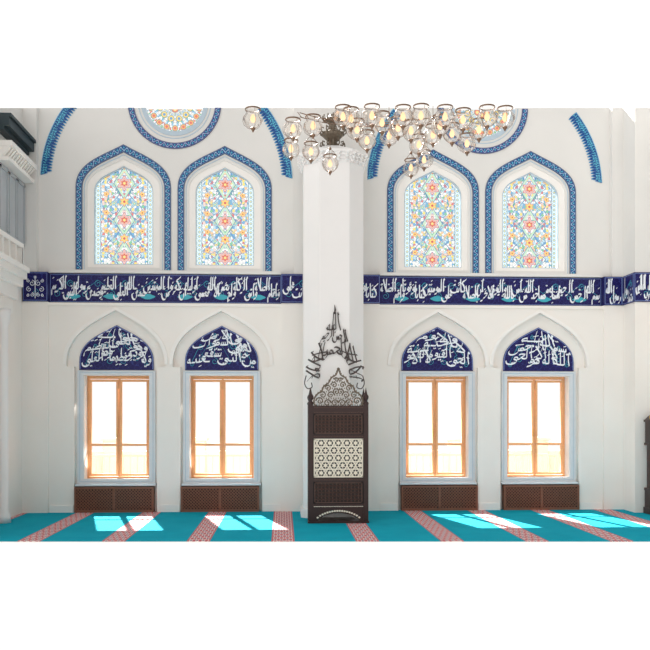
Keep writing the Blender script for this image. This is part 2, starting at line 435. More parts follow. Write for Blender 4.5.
def smooth(p, k=4):
    if len(p) < 3: return p
    out = []
    for i in range(len(p)-1):
        a, b, c, d = p[max(i-1, 0)], p[i], p[i+1], p[min(i+2, len(p)-1)]
        for j in range(k):
            t = j/k
            out.append(tuple(.5*(2*b[q]+(c[q]-a[q])*t+(2*a[q]-5*b[q]+4*c[q]-d[q])*t*t+(-a[q]+3*b[q]-3*c[q]+d[q])*t**3) for q in (0, 1)))
    return out+[p[-1]]
def layout(text, raise_=1.1, overlap=.55, marks=.55):
    st = []; x = 0
    for wi_, w in enumerate(text.split()):
        w = w.replace('لا', '\u0001'); by = raise_ if wi_ % 2 else 0
        for i, c in enumerate(w):
            pj = i > 0 and w[i-1] in DUAL; nj = i+1 < len(w) and c in DUAL
            S, adv = letter(c, pj, nj)
            for s in S: st.append((smooth([(x+a, by+b) for a, b in s]), 1))
            if c in DOTS:
                n = DOTS[c]; yy = by+(1.75 if n > 0 else -.75)
                for k in range(abs(n)):
                    px = x-adv*.45-(k-(abs(n)-1)/2)*.32; py = yy+(.25 if k == 1 and n == 3 else 0)
                    st.append(([(px+.07, py-.09), (px-.07, py+.09)], 1.15))
            if random.random() < marks:
                hx = x-adv*random.uniform(.2, .8); hy = by+random.choice((2.2, 2.7, -1.2, 1.6))
                st.append(([(hx+.25, hy+.22), (hx-.25, hy-.1)], .4) if random.random() < .7 else (smooth([(hx+.2, hy), (hx+.05, hy+.25), (hx-.1, hy), (hx-.25, hy+.3)]), .35))
            x -= adv
            if not nj: x -= .08
        x += overlap-.15
    return st
def pen(mb, text, fmap, y, nib, ang=62, raise_=1.1, overlap=.55, marks=.55, solid=0):
    st = layout(text, raise_, overlap, marks)
    X = [p[0] for s, w in st for p in s]; Z = [p[1] for s, w in st for p in s]
    x0, x1, z0, z1 = min(X), max(X), min(Z), max(Z)
    nx, nz = cos(radians(ang))*nib/2, sin(radians(ang))*nib/2; k = 0
    for s, w in st:
        P_ = [fmap((a-x0)/(x1-x0), (b-z0)/(z1-z0)) for a, b in s]
        k += 1; yy = y-.0004*(k % 7)
        n = len(P_); vs = []
        for i, p in enumerate(P_):
            q0 = P_[max(i-1, 0)]; q1 = P_[min(i+1, n-1)]
            dx, dz = q1[0]-q0[0], q1[1]-q0[1]; L = math.hypot(dx, dz) or 1
            px, pz = -dz/L, dx/L; sg = 1 if px*nx+pz*nz >= 0 else -1
            ox, oz = nx*w+px*sg*nib*.14, nz*w+pz*sg*nib*.14
            vs.append((p[0]-ox, yy, p[1]-oz)); vs.append((p[0]+ox, yy, p[1]+oz))
        mb.add(vs, [(2*i, 2*i+1, 2*i+3, 2*i+2) for i in range(n-1)])
def rect(cx, cz, w, h): return lambda u, v: (cx+(u-.5)*w, cz+(v-.5)*h)

# ------------------------------------------------------------------ room shell
def ztop(x, y=0): return CH+305/826*((14+y)*CT+x*ST)
OW = [-3.58, -1.83, 1.83, 3.58]
UW = [-3.47, -1.78, 1.76, 3.45]
XL, XR = -4.3, 6.2
RC = 6.87; RR = .55
loops = []
top = []
for cx in (XC+2.62, XC-2.62):
    a = [p for p in circ(cx, RC, RR, 40, 0, -pi, False) if p[1] < ztop(p[0])-.005]
    top.append([(a[0][0]+.003, ztop(a[0][0]))]+a+[(a[-1][0]-.003, ztop(a[-1][0]))])
outer = [(XL-.2, -.1), (XR+.2, -.1), (XR+.2, ztop(XR+.2))]+top[0]+top[1]+[(XL-.2, ztop(XL-.2))]
loops.append(outer)
for dx in OW: loops.append([(XC+dx-.55, .50), (XC+dx-.55, 2.30), (XC+dx+.55, 2.30), (XC+dx+.55, .50)])
for dx in UW: loops.append([(XC+dx+x, z) for x, z in arch(.60, 4.09, 5.40, 5.91)])
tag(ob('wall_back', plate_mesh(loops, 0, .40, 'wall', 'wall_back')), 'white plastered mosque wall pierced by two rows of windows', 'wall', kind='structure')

def cutbox(name, x0, x1, y0, y1, mat='wall', z0=-.01):
    mb = MB(); vs = [(x, y, z0) for x, y in ((x0, y0), (x1, y0), (x1, y1), (x0, y1))]+[(x, y, ztop(x, y)) for x, y in ((x0, y0), (x1, y0), (x1, y1), (x0, y1))]
    mb.add(vs, [(3, 2, 1, 0), (4, 5, 6, 7), (0, 1, 5, 4), (1, 2, 6, 5), (2, 3, 7, 6), (3, 0, 4, 7)])
    return mb.obj(name, mat)
tag(cutbox('wall_left', XL-.2, XL, -3.3, 0, 'wall'), 'white plastered side wall under the gallery', 'wall', kind='structure')
tag(cutbox('wall_right', XR, XR+.2, -3.3, 0, 'wall'), 'white plastered side wall beside the clock', 'wall', kind='structure')
fy = lambda x: (10.65-x*ST)/CT-14
MB().vprism([(XL-.2, fy(XL)), (XR+.2, fy(XR)), (XR+.2, .40), (XL-.2, .40)], -.02, -.008).obj('floor', 'white')
tag(bpy.data.objects['floor'], 'pale stone floor slab beneath the carpet', 'floor', kind='structure')
tag(MB().vprism([(XL, fy(XL)), (XR, fy(XR)), (XR, 0), (XL, 0)], -.008, 0).obj('carpet', 'carpet'), 'teal wall-to-wall prayer carpet with patterned red stripes', 'carpet')

ti = [0]
def trim(mb_or_me, mat, label, cat='trim', name=None):
    ti[0] += 1; nm = 'trim_%d' % ti[0]
    o = mb_or_me.obj(nm, mat) if isinstance(mb_or_me, MB) else ob(nm, mb_or_me)
    return tag(o, label, cat, kind='structure')
mb = MB().box(XC-.83, XC+.83, -.14, 0, 0, 3.49); trim(mb, 'wall', 'shallow white pilaster behind the column')
for sx in (-1, 1):
    x0 = XC+sx*4.68
    trim(MB().box(x0, XC+sx*5.1 if sx < 0 else XC+5.02, -.14, 0, 0, 3.49), 'wall', 'white corner pilaster of the window wall')
o = cutbox('trim_20', XC+5.02, XR, -.6, 0); tag(o, 'stepped white pier at the room corner', 'pier', kind='structure')
o = cutbox('trim_21', XC+.62-1.24, XC+.62, -.13, 0, 'wall', 3.98); tag(o, 'upper white pilaster above the tile frieze', 'pilaster', kind='structure')
o = cutbox('trim_22', XC+4.83, XC+5.02, -.12, 0, 'wall', 3.98); tag(o, 'upper white corner pilaster', 'pilaster', kind='structure')
o = cutbox('trim_23', XL, XC-4.87, -.12, 0, 'wall', 3.98); tag(o, 'upper white corner pilaster', 'pilaster', kind='structure')
for z, h, d in ((3.985, .05, .07), (3.43, .05, .13)):
    for a, b in ((-4.68, -.83), (.83, 4.68)):
        trim(MB().box(XC+a, XC+b, -d, 0, z, z+h), 'wall', 'thin moulded white cornice edging the tile frieze')
for sgn, dxs in ((-1, (-3.58, -1.83)), (1, (1.83, 3.58))):
    x0, x1 = sorted((XC+sgn*4.68, XC+sgn*.83))
    lp = [(x0, 0)]
    for dx in dxs:
        c = XC+dx; A = [(c+x, z) for x, z in arch(.81, 2.42, 2.46, 3.36, 20, 1)]
        lp += [(c-.68, 0), (c-.68, 2.42)]+A+[(c+.68, 2.42), (c+.68, 0)]
    lp += [(x1, 0), (x1, 3.43), (x0, 3.43)]
    trim(plate_mesh([lp], -.10, 0.0, 'wall'), 'wall', 'white plaster facing with pointed arch recesses around the windows')
    for dx in dxs:
        o_ = arch(.86, 2.46, 2.50, 3.415, 20, 1); i_ = arch(.81, 2.46, 2.46, 3.36, 20, 1)
        o = trim(strip_mesh('arch_moulding', o_, i_, -.12, -.10, 'white'), 'wall', 'pointed white arch moulding over the window'); o.location = (XC+dx, 0, 0)
for a, b in ((-4.66, -4.27), (-2.89, -2.52), (-1.14, -.84), (.84, 1.14), (2.52, 2.89), (4.27, 4.66)):
    tag(MB().box(XC+a, XC+b, -.12, -.10, 0, .12).obj('baseboard_back', 'white'), 'low white marble skirting along the window wall', 'baseboard', kind='structure')

# ------------------------------------------------------------------ tympanum panels
texts = [['هو الله', 'وهو العلي العظيم', 'ولا يؤده حفظهما وهو العلي'], ['في الارض', 'له ما في السموات', 'من ذا الذي يشفع عنده'], ['ولا نوم', 'لا تاخذه سنة', 'الحي القيوم لا اله الا هو'], ['الله', 'بسم الله الرحمن', 'الله لا اله الا هو الحي']]
def scroll(mb, cx, cz, r, y, sg, w=.006):
    pts = []
    for i in range(26):
        t = i/25; a = sg*(t*2.6*pi)+pi/2; q = r*(1-.8*t); pts.append((cx+q*cos(a), y, cz+q*sin(a)))
    mb.tube(pts, w, 4); return pts[0]
def halfw(z):
    A = arch(.615, 0, .14, .75, 40, 2); L = A[:len(A)//2+1]
    for (xa, za), (xb, zb) in zip(L, L[1:]):
        if za <= z <= zb and zb > za: return -(xa+(xb-xa)*(z-za)/(zb-za))
    return .0 if z > .7 else .615
def tymp(z0, z1): 
    def f(u, v):
        z = z0+(z1-z0)*v; c = z0+(z1-z0)*.45
        w = max(.02, halfw(min(.7, .6*z+.4*c))-.045); bow = .05*(1-(2*u-1)**2)
        return ((u-.5)*2*w, z+bow*(z1 < .6))
    return f
for k, dx in enumerate(OW):
    e = empty('calligraphy_tile_panel', (XC+dx, -.005, 2.37))
    A = arch(.615, 0, .14, .75)
    ob('tile_field', plate_mesh([A], -.02, 0, 'tile', 'tile_field'), e)
    me = strip_mesh('tile_border', arch(.608, .008, .142, .742), arch(.597, .018, .145, .729), -.026, -.01, 'rim'); ob('tile_border', me, e)
    mb = MB(); ls = texts[k]
    pen(mb, ls[2], tymp(.03, .40), -.022, .022, raise_=1.3, overlap=.9, marks=.8)
    pen(mb, ls[1], tymp(.23, .58), -.0255, .022, raise_=1.2, overlap=.9, marks=.7)
    pen(mb, ls[0], tymp(.44, .69), -.022, .020, marks=.5)
    mb.obj('lettering', 'ink', e)
    mb = MB(); st = []
    for s in (-1, 1):
        for cx, cz, r in ((.12, .15, .06), (.34, .2, .06), (.5, .1, .04), (.2, .4, .06), (.36, .38, .05), (.12, .58, .04)): st.append(scroll(mb, s*cx, cz, r, -.02, s, .0035))
    mb.tube(sorted(st), .0035, 4)
    mb.obj('scroll_ornament', 'turq', e)
    tag(e, 'pointed cobalt tile panel with white Arabic calligraphy over a window', 'tile panel', 'calligraphy panels over the lower windows')

# ------------------------------------------------------------------ frieze
def frieze(x0, x1, y, text, label=None, nib=.0245, floral=False, back=0.0):
    w = x1-x0; cx = (x0+x1)/2; e = empty('calligraphy_frieze', (cx, y, 3.49))
    MB().box(-w/2, w/2, -.02, back, 0.001, .489).obj('tile_field', 'tile', e)
    mb = MB()
    for z in (.016, .467): mb.box(-w/2+.006, w/2-.006, -.026, -.005, z, z+.007)
    mb.box(-w/2+.006, -w/2+.013, -.026, -.005, .016, .47).box(w/2-.013, w/2-.006, -.026, -.005, .016, .47)
    mb.obj('tile_border', 'rim', e)
    if w > 2:
        for q in (.10, .26, .42, .58, .74, .90):
            c = -w/2+q*w
            MB().prism([(c+.11*cos(t)*(1+.15*cos(4*t)), .11+.045*sin(t)) for t in [2*pi*i/20 for i in range(20)]], -.0215, -.01).obj('turquoise_medallion', 'turq', e)
    mb = MB(); n = max(1, int(w/.22)); st = []
    for i in range(n): st.append(scroll(mb, -w/2+w*(i+.5)/n, .15+.17*(i % 2), .06, -.02, 1 if i % 2 else -1, .0035))
    if n > 1: mb.tube(sorted(st), .0035, 4)
    mb.obj('scroll_ornament', 'turq', e)
    mb = MB()
    if floral:
        for s in (-1, 1):
            for cx_, cz_, r_, g_ in ((.05, .30, .05, 1), (.10, .20, .045, -1), (.05, .11, .035, 1), (.11, .34, .03, -1), (.12, .10, .025, 1)): scroll(mb, s*cx_, cz_, r_, -.022, s*g_, .005)
        mb.tube([(0, -.022, .05), (0, -.022, .40)], .006, 4)
        for i in range(6):
            a = 2*pi*i/6; mb.prism([(0, .40), (.012*cos(a+1.2), .40+.012*sin(a+1.2)), (.03*cos(a), .40+.03*sin(a)), (.012*cos(a-1.2), .40+.012*sin(a-1.2))], -.025, -.02)
        mb.obj('floral_ornament', 'ink', e)
    else:
        pen(mb, text, rect(0, .24, w-.06, .43), -.0225, nib, raise_=1.6, overlap=.8, marks=.6)
        mb.obj('lettering', 'ink', e)
    tag(e, label or 'long cobalt tile frieze with white Arabic calligraphy', 'tile frieze', 'tile frieze panels along the walls')
    return e
frieze(XC-4.68, XC-.83, -.0, 'واقام الصلاة واتى الزكاة ولم يخش الا الله فعسى اولئك ان يكونوا من المهتدين صدق الله العلي العظيم وصدق رسوله النبي الكريم')
frieze(XC+.83, XC+4.68, -.0, 'بسم الله الرحمن الرحيم انما يعمر مساجد الله من امن بالله واليوم الاخر ان الصلاة كانت على المؤمنين كتابا موقوتا واقم الصلاة')
frieze(XC-.83, XC+.83, -.14, 'كتابا موقوتا على المؤمنين ان الصلاة كانت على', label='short tile frieze panel on the pilaster behind the column', back=.14)
frieze(XL+.02, XC-4.68, -.14, '', label='small cobalt tile panel with white floral ornament on corner pilaster', floral=True, back=.14)
frieze(XC+4.68, XC+4.99, -.14, 'رسول الله', label='small cobalt tile frieze panel on the corner pilaster', back=.14)
frieze(XC+5.0, XR, -.6, 'الحمد لله رب العالمين', label='cobalt tile frieze panel on the stepped pier')
e = frieze(0, .45, 0, 'محمد رسول', label='tile frieze return around the pier side'); e.location = (XC+5.02, -.372, 3.49); e.rotation_euler = (0, 0, -pi/2)

# ------------------------------------------------------------------ lower windows
wi = [0]
def newwin(loc, label, group):
    wi[0] += 1; e = empty('window_%d' % wi[0], loc); tag(e, label, 'window', group, 'structure'); return e
for dx in OW:
    e = newwin((XC+dx, 0, .5), 'wood-framed casement window set in grey marble surround', 'lower casement windows')
    L = [[(-.645, -.03), (.645, -.03), (.645, 1.86), (-.645, 1.86)], [(-.545, .05), (-.545, 1.79), (.545, 1.79), (.545, .05)]]
    ob('marble_surround', plate_mesh(L, -.03, .0, 'marble', 'marble_surround'), e)
    L1 = [[(-.61, .0), (.61, .0), (.61, 1.835), (-.61, 1.835)], [(-.60, .01), (-.60, 1.825), (.60, 1.825), (.60, .01)]]
    ob('surround_bead', plate_mesh(L1, -.036, -.03, 'leadblue', 'surround_bead'), e)
    L2 = [[(-.55, .0), (.55, .0), (.55, 1.80), (-.55, 1.80)], [(-.535, .04), (-.535, 1.78), (.535, 1.78), (.535, .04)]]
    ob('reveal', plate_mesh(L2, 0.0, .2, 'white', 'reveal'), e)
    L3 = [[(-.55, 0), (.55, 0), (.55, 1.8), (-.55, 1.8)], [(-.50, .07), (-.50, 1.73), (-.015, 1.73), (-.015, .07)], [(.015, .07), (.015, 1.73), (.50, 1.73), (.50, .07)]]
    ob('frame', plate_mesh(L3, .2, .27, 'wood', 'frame'), e)
    for s in (-1, 1):
        c = s*.255
        L4 = [[(c-.243, .08), (c+.243, .08), (c+.243, 1.72), (c-.243, 1.72)], [(c-.206, .12), (c-.206, .59), (c+.206, .59), (c+.206, .12)], [(c-.206, .63), (c-.206, 1.68), (c+.206, 1.68), (c+.206, .63)]]
        ob('casement', plate_mesh(L4, .185, .23, 'wood', 'casement'), e)
        MB().box(c-.208, c+.208, .205, .211, .11, 1.69).obj('glass_pane', 'glass', e)
    MB().box(-.04, -.03, .155, .185, .75, .87).obj('handle', 'gold', e)
    MB().box(-.66, .66, -.13, -.0, -.06, -.03).obj('sill', 'marble', e)

def grille():
    e = empty('radiator_cover', (0, 0, 0)); w = .65; D = -.15
    mb = MB().box(-w, w, D, -.0, .39, .42).box(-w, w, D, -.0, 0, .04)
    mb.box(-w, -w+.03, D, 0, .04, .39).box(w-.03, w, D, 0, .04, .39).box(-.02, .02, D, 0, .04, .39)
    mb.obj('cabinet_frame', 'grille', e)
    mb = MB()
    for s in (-1, 1):
        x0, x1 = (-w+.03, -.02) if s < 0 else (.02, w-.03); z0, z1 = .04, .39; H = z1-z0
        for dirn in (1, -1):
            t = x0-H
            while t < x1:
                a0 = max(t, x0); a1 = min(t+H, x1)
                if a1-a0 > .02:
                    za, zb = (z0+(a0-t), z0+(a1-t)); 
                    if dirn < 0: za, zb = z0+z1-za, z0+z1-zb
                    r = .009; y = D+.008+(.004 if dirn > 0 else .0)
                    mb.add([(a0, y, za-r), (a1, y, zb-r), (a1, y, zb+r), (a0, y, za+r), (a0, y+.01, za-r), (a1, y+.01, zb-r), (a1, y+.01, zb+r), (a0, y+.01, za+r)], [(0, 1, 2, 3), (7, 6, 5, 4), (3, 2, 6, 7), (4, 5, 1, 0)])
                t += .052
    mb.obj('lattice_panel', 'grille', e)
    MB().box(-w+.03, w-.03, D+.03, D+.04, .04, .39).obj('backing', 'grilledark', e)
    tag(e, 'brown wooden radiator cover with diagonal lattice under a window', 'radiator cover', 'radiator covers under the windows')
    return e
g = grille(); g.location = (XC+OW[0]-.02, -.0, 0)
for dx in OW[1:]: copy_tree(g, (XC+dx+(.02 if dx > 0 else -.02), -.0, 0))

for dx in OW:
    mb = MB()
    for z in (.35, .8): mb.box(-.8, .8, 0, .03, z, z+.035)
    for i in range(13): mb.box(-.77+i*.125, -.755+i*.125, .005, .02, .0, .8)
    mb.box(-.8, .8, -.05, .08, -.05, 0)
    o = mb.obj('outdoor_railing', 'rail', None, (XC+dx, 1.3, .05)); tag(o, 'pale metal garden railing outside the window', 'railing', 'railings outside the windows')
mb = MB().box(-6, 8, 0, .2, 0, .75).box(-6, 8, -.05, .25, .75, .82)
for i in range(8): mb.box(-5.8+i*1.9, -5.5+i*1.9, -.08, .25, 0, 1.05).box(-5.85+i*1.9, -5.45+i*1.9, -.12, .28, 1.05, 1.11)
tag(mb.obj('garden_wall', 'outside', None, (0, 4.2, 0)), 'low pale rendered garden wall with piers outside', 'garden wall')

# ------------------------------------------------------------------ upper stained windows
for dx in UW:
    e = newwin((XC+dx, 0, 0), 'pointed stained glass window with blue interlaced tile border', 'upper stained glass windows')
    ob('tile_border', strip_mesh('tile_border', arch(.79, 4.05, 5.43, 6.15, 20, 20), arch(.68, 4.05, 5.41, 6.02, 20, 20), -.015, 0, 'border'), e)
    ob('inner_frame', strip_mesh('inner_frame', arch(.655, 4.05, 5.40, 5.985), arch(.642, 4.05, 5.40, 5.97), -.008, 0, 'leadblue'), e)
    # closed plaster surround and glazing frame, one plate each
    ob('plaster_panel', plate_mesh([arch(.615, 4.07, 5.40, 5.93), arch(.492, 4.14, 5.36, 5.80)], .012, .05, 'white', 'plaster_panel'), e)
    ob('glazing_frame', plate_mesh([arch(.50, 4.13, 5.36, 5.81), arch(.476, 4.155, 5.36, 5.775)], .03, .09, 'leadblue', 'glazing_frame'), e)
    o = ob('stained_glass', plate_mesh([[(x, z-4.9) for x, z in arch(.48, 4.145, 5.36, 5.78)]], .07, .0701, 'stained', 'stained_glass'), e, (0, 0, 4.9))
for sx in (-1, 1):
    cx = XC+sx*2.62
    e = newwin((cx, 0, RC), 'round stained glass rosette window ringed with blue tile', 'rosette windows')
    def arc(r):
        pts = []
        for i in range(61):
            a = pi+pi*i/60; x, z = r*cos(a), r*sin(a); pts.append((x, min(z, ztop(cx+x)-RC)))
        return pts
    ob('tile_border', strip_mesh('tile_border', arc(.78), arc(.68), -.015, 0, 'border2'), e)
    ob('inner_ring', strip_mesh('inner_ring', arc(.61), arc(.595), -.008, 0, 'leadblue'), e)
    ob('glazing_ring', strip_mesh('glazing_ring', arc(.56), arc(.485), -.012, .07, 'leadblue'), e)
    A = arc(.495); ob('stained_glass', plate_mesh([A], .06, .0601, 'rose', 'stained_glass'), e)
for sx in (-1, 1):
    cx = XC+(2.66 if sx > 0 else -2.74); cz = 5.55; RO = 2.04 if sx > 0 else 2.10
    for side in (-1, 1):
        o_, i_ = [], []
        n = 200
        for i in range(n+1):
            a = radians(2+37*i/n); ro = RO; ph = (i/8.0) % 1; ri = RO-.10-.085*abs(sin(pi*ph))**.7
            if i < 9: ri = ro-(ro-ri)*(i/9*.85+.15)
            for r, L in ((ro, o_), (ri, i_)):
                x, z = side*r*cos(a), cz+r*sin(a)
                zt = ztop(cx+x); L.append((x, min(z, zt)))
        o = ob('arch_tile_band', strip_mesh('arch_tile_band', o_, i_, -.012, 0, 'archband'), None, (cx, 0, 0))
        tag(o, 'curved blue and turquoise floral tile band on the great arch', 'tile band', 'arch tile bands')

# ------------------------------------------------------------------ column
e = empty('column', (XC, -.69, 0))
def octo(r, ch): 
    return [(-r+ch, -r), (r-ch, -r), (r, -r+ch), (r, r-ch), (r-ch, r), (-r+ch, r), (-r, r-ch), (-r, -r+ch)]
MB().vprism(octo(.475, .24), .14, 5.56).obj('shaft', 'column', e)
MB().vprism(octo(.515, .25), 0.001, .14).obj('base', 'column', e)
mb = MB()
for q in range(3):
    r = .485+.02*q; mb.vprism(octo(r, r*.5), 5.56+.05*q, 5.61+.05*q)
    pts = octo(r+.012, r*.5)
    for i in range(8):
        (xa, ya), (xb, yb) = pts[i], pts[(i+1) % 8]
        for j in range(4):
            t = (j+.5)/4; x, y = xa+(xb-xa)*t, ya+(yb-ya)*t
            mb.lathe([(0, -.04), (.035, 0), (.035, .008), (0, .01)], (x, y, 5.60+.05*q), 6)
mb.vprism(octo(.545, .27), 5.71, 5.75)
a = [(x, y, 5.75) for x, y in octo(.545, .27)]; b = [(x, y, 5.92) for x, y in octo(.16, .08)]
mb.add(a+b, [(i, (i+1) % 8, (i+1) % 8+8, i+8) for i in range(8)]+[tuple(range(8, 16))])
mb.obj('capital', 'column', e)
mb = MB().lathe([(0, 5.86), (.12, 5.88), (.16, 5.92), (.10, 5.97), (.07, 6.02), (.12, 6.07), (.17, 6.12), (.18, 6.16), (.12, 6.19), (.08, 6.24), (.06, 6.30), (.11, 6.35), (.13, 6.39), (.08, 6.42), (.05, 6.46), (0, 6.46)], (0, 0, 0), 16)
for k in range(12):
    a = 2*pi*k/12; q = lambda r, z: (r*cos(a), r*sin(a), z)
    mb.tube([q(.15, 5.92), q(.20, 5.96), q(.19, 6.01), q(.15, 6.0)], .011, 5)
    mb.tube([q(.16, 6.13), q(.22, 6.17), q(.215, 6.23), q(.17, 6.22)], .011, 5)
    mb.tube([q(.12, 6.36), q(.17, 6.39), q(.16, 6.44)], .010, 5)
mb.obj('bronze_finial', 'crown', e)
tag(e, 'pale octagonal marble column with carved capital and bronze finial', 'column')

e = empty('calligraphy_ornament', (XC+.0, -1.185, 2.13))
mb = MB()
PB = bez((-.46, .0), (-.55, .36), (-.19, .62), (0, 1.16), 60)
def pbw(z):
    for (xa, za), (xb, zb) in zip(PB, PB[1:]):
        if za <= z <= zb: return -(xa+(xb-xa)*(z-za)/(zb-za))
    return .01
def drop(z0, z1, sag):
    def f(u, v):
        z = z0+(z1-z0)*v; w = max(.015, .5*pbw(z)+.5*pbw(z0+(z1-z0)*.4))
        return ((u-.5)*2*w, z-sag*(abs(2*u-1))**1.4)
    return f
def side_map(s, thick, t1):
    def f(u, v):
        t = (u if s < 0 else 1-u)*t1
        q = min(max(t, 0), 1)*60; i = min(int(q), 59); g = q-i
        x = PB[i][0]*(1-g)+PB[i+1][0]*g; z = PB[i][1]*(1-g)+PB[i+1][1]*g
        dx, dz = PB[i+1][0]-PB[i][0], PB[i+1][1]-PB[i][1]; L = math.hypot(dx, dz)
        nx, nz = -dz/L, dx/L
        x += nx*(v-1)*thick; z += nz*(v-1)*thick
        return (x, z) if s < 0 else (-x, z)
    return f
pen(mb, 'لا اله الا', side_map(-1, .24, .60), -.0, .021, raise_=.2, marks=.2, ang=50)
pen(mb, 'الا اله لا', side_map(1, .24, .60), -.003, .021, raise_=.2, marks=.2, ang=130)
pen(mb, 'لله الحمد لله', drop(.40, .72, .10), -.004, .022, raise_=.6, marks=.2)
pen(mb, 'الرحمن الرحيم', drop(.62, .90, .05), -.007, .020, raise_=.6, marks=.2)
pen(mb, 'الله', drop(.82, 1.10, .02), -.002, .019, raise_=.8, marks=0)
for s in (-1, 1):
    mb.tube([(s*a, .006, b) for a, b in smooth([(.44, .10), (.465, -.02), (.42, -.10), (.35, -.08), (.36, -.01)])], .008, 6)
mb.tube([(0, 0, 1.06), (.010, 0, 1.13), (0, 0, 1.20)], [.010, .014, .003])
me = mb.mesh('lettering', 'bronze'); o = ob('lettering', me, e)
sm = o.modifiers.new('thickness', 'SOLIDIFY'); sm.thickness = .006
tag(e, 'openwork dark metal Arabic calligraphy mounted on the column above the lectern', 'wall ornament')

# ------------------------------------------------------------------ lectern
LE = empty('lectern', (XC+.03, -1.66, 0))
W = .45; yF = -.0; yB = .44
def post(x, y):
    mb = MB().box(x-.035, x+.035, y, y+.07, .0, 1.78)
    mb.lathe([(.0, 1.78), (.045, 1.78), (.045, 1.80), (.022, 1.83), (.04, 1.87), (.042, 1.90), (.02, 1.94), (.012, 1.98), (.0, 2.04)], (x, y+.035, 0), 12)
    mb.obj('post', 'walnut', LE)
for x in (-W+.035, W-.035):
    for y in (yF, yB-.07): post(x, y)
def rail(z0, z1, y=yF): MB().box(-W+.07, W-.07, y+.005, y+.06, z0, z1).obj('rail', 'walnut', LE)
for z0, z1 in ((1.64, 1.76), (1.27, 1.33), (.62, .68), (.22, .29)): rail(z0, z1)
for z0, z1 in ((.29, .62), (1.33, 1.64), (.68, 1.27)): MB().box(-W+.07, W-.07, yF+.035, yF+.045, z0, z1).obj('backing_panel', 'walnut2', LE)
for z0, z1 in ((.30, .61), (1.34, 1.63)):
    mb = MB(); x0, x1 = -W+.09, W-.09
    fr = .014
    mb.box(x0, x1, yF+.015, yF+.036, z0, z0+fr).box(x0, x1, yF+.015, yF+.036, z1-fr, z1).box(x0, x0+fr, yF+.015, yF+.036, z0, z1).box(x1-fr, x1, yF+.015, yF+.036, z0, z1)
    nx_, nz_ = 13, 6; cw, chh = (x1-x0)/nx_, (z1-z0)/nz_
    for i in range(nx_):
        for j in range(nz_):
            cx, cz = x0+(i+.5)*cw, z0+(j+.5)*chh
            mb.tube([(cx+.46*cw*cos(t), yF+.03, cz+.46*chh*sin(t)) for t in [2*pi*q/8 for q in range(8)]], .0045, 4, True)
    for i in range(1, nx_): x = x0+(x1-x0)*i/nx_; mb.box(x-.003, x+.003, yF+.024, yF+.036, z0, z1)
    mb.obj('lattice_panel', 'carved', LE)
mb = MB(); x0, x1, z0, z1 = -W+.085, W-.085, .69, 1.26; cx0, cz0 = 0, (z0+z1)/2
sp_ = .112
def clipline(nx, nz, d):
    tx, tz = -nz, nx; px, pz = cx0+nx*d, cz0+nz*d; lo, hi = -9, 9
    for p, t, a, b in ((px, tx, x0, x1), (pz, tz, z0, z1)):
        if abs(t) < 1e-6:
            if not a < p < b: return None
        else:
            q = sorted(((a-p)/t, (b-p)/t)); lo = max(lo, q[0]); hi = min(hi, q[1])
    return (px+tx*lo, pz+tz*lo, px+tx*hi, pz+tz*hi) if hi-lo > .02 else None
for qi, ang in enumerate((90, 30, 150)):
    nx, nz = cos(radians(ang)), sin(radians(ang))
    for k in range(-12, 13):
        c = clipline(nx, nz, (k+.5)*sp_)
        if c: 
            a0, b0, a1, b1 = c; y = yF+.022+qi*.0006; h_ = .009
            mb.prism([(a0-nx*h_, b0-nz*h_), (a1-nx*h_, b1-nz*h_), (a1+nx*h_, b1+nz*h_), (a0+nx*h_, b0+nz*h_)], y, yF+.036)
pitch = sp_*2/sqrt(3)
for i in range(-11, 12):
    for j in range(-9, 10):
        x = cx0+pitch*(i+j*.5); z = cz0+j*sp_
        if (x0+.03 < x < x1-.03 and z0+.03 < z < z1-.03):
            mb.prism([(x+(.045 if q % 2 == 0 else .022)*cos(pi*q/6+pi/6), z+(.045 if q % 2 == 0 else .022)*sin(pi*q/6+pi/6)) for q in range(12)], yF+.021, yF+.036)
        for dd in (1, -1):
            tx, tz = x+pitch*.5, z+dd*sp_/3
            if (x0+.02 < tx < x1-.02 and z0+.02 < tz < z1-.02):
                mb.prism([(tx+.014*cos(pi/2+q*2*pi/3*1), tz+dd*.014*sin(pi/2+q*2*pi/3)) for q in range(3)], yF+.021, yF+.036)
fr = .014
mb.box(x0-.006, x1+.006, yF+.016, yF+.036, z0-.006, z0+fr).box(x0-.006, x1+.006, yF+.016, yF+.036, z1-fr, z1+.006).box(x0-.006, x0+fr, yF+.016, yF+.036, z0, z1).box(x1-fr, x1+.006, yF+.016, yF+.036, z0, z1)
mb.obj('pearl_inlay_panel', 'pearl', LE)
for z in (1.66, 1.73, 1.30, .65, .25): 
    mb = MB()
    for i in range(30): c = -W+.09+i*(2*W-.18)/29; mb.prism([(c-.013, z), (c, z-.006), (c+.013, z), (c, z+.006)], yF+.0, yF+.008)
    mb.obj('inlay_trim', 'pearl' if z == .25 else 'carved', LE)
A = [(-W+.07, .22), (-W+.07, .02)]+[(-W+.12+(2*W-.24)*i/20, .02+.13*sin(pi*i/20)**.6) for i in range(21)]+[(W-.07, .02), (W-.07, .22)]
ob('apron', plate_mesh([A], yF+.01, yF+.04, 'walnut', 'apron'), LE)
mb = MB()
for s in range(0, 18):
    t = (s+.5)/18; x = -W+.12+(2*W-.24)*t; z = .055+.13*sin(pi*t)**.6
    mb.prism([(x-.020, z), (x, z-.016), (x+.020, z), (x, z+.016)], yF+.0, yF+.01)
mb.obj('apron_inlay', 'pearl', LE)
for x in (-W+.02, W-.04): MB().box(x, x+.02, yF+.07, yB-.07, .2, 1.66).obj('side_panel', 'walnut2', LE)
MB().box(-W+.03, W-.03, yF+.05, yB-.02, .94, 1.0).obj('seat', 'walnut', LE)
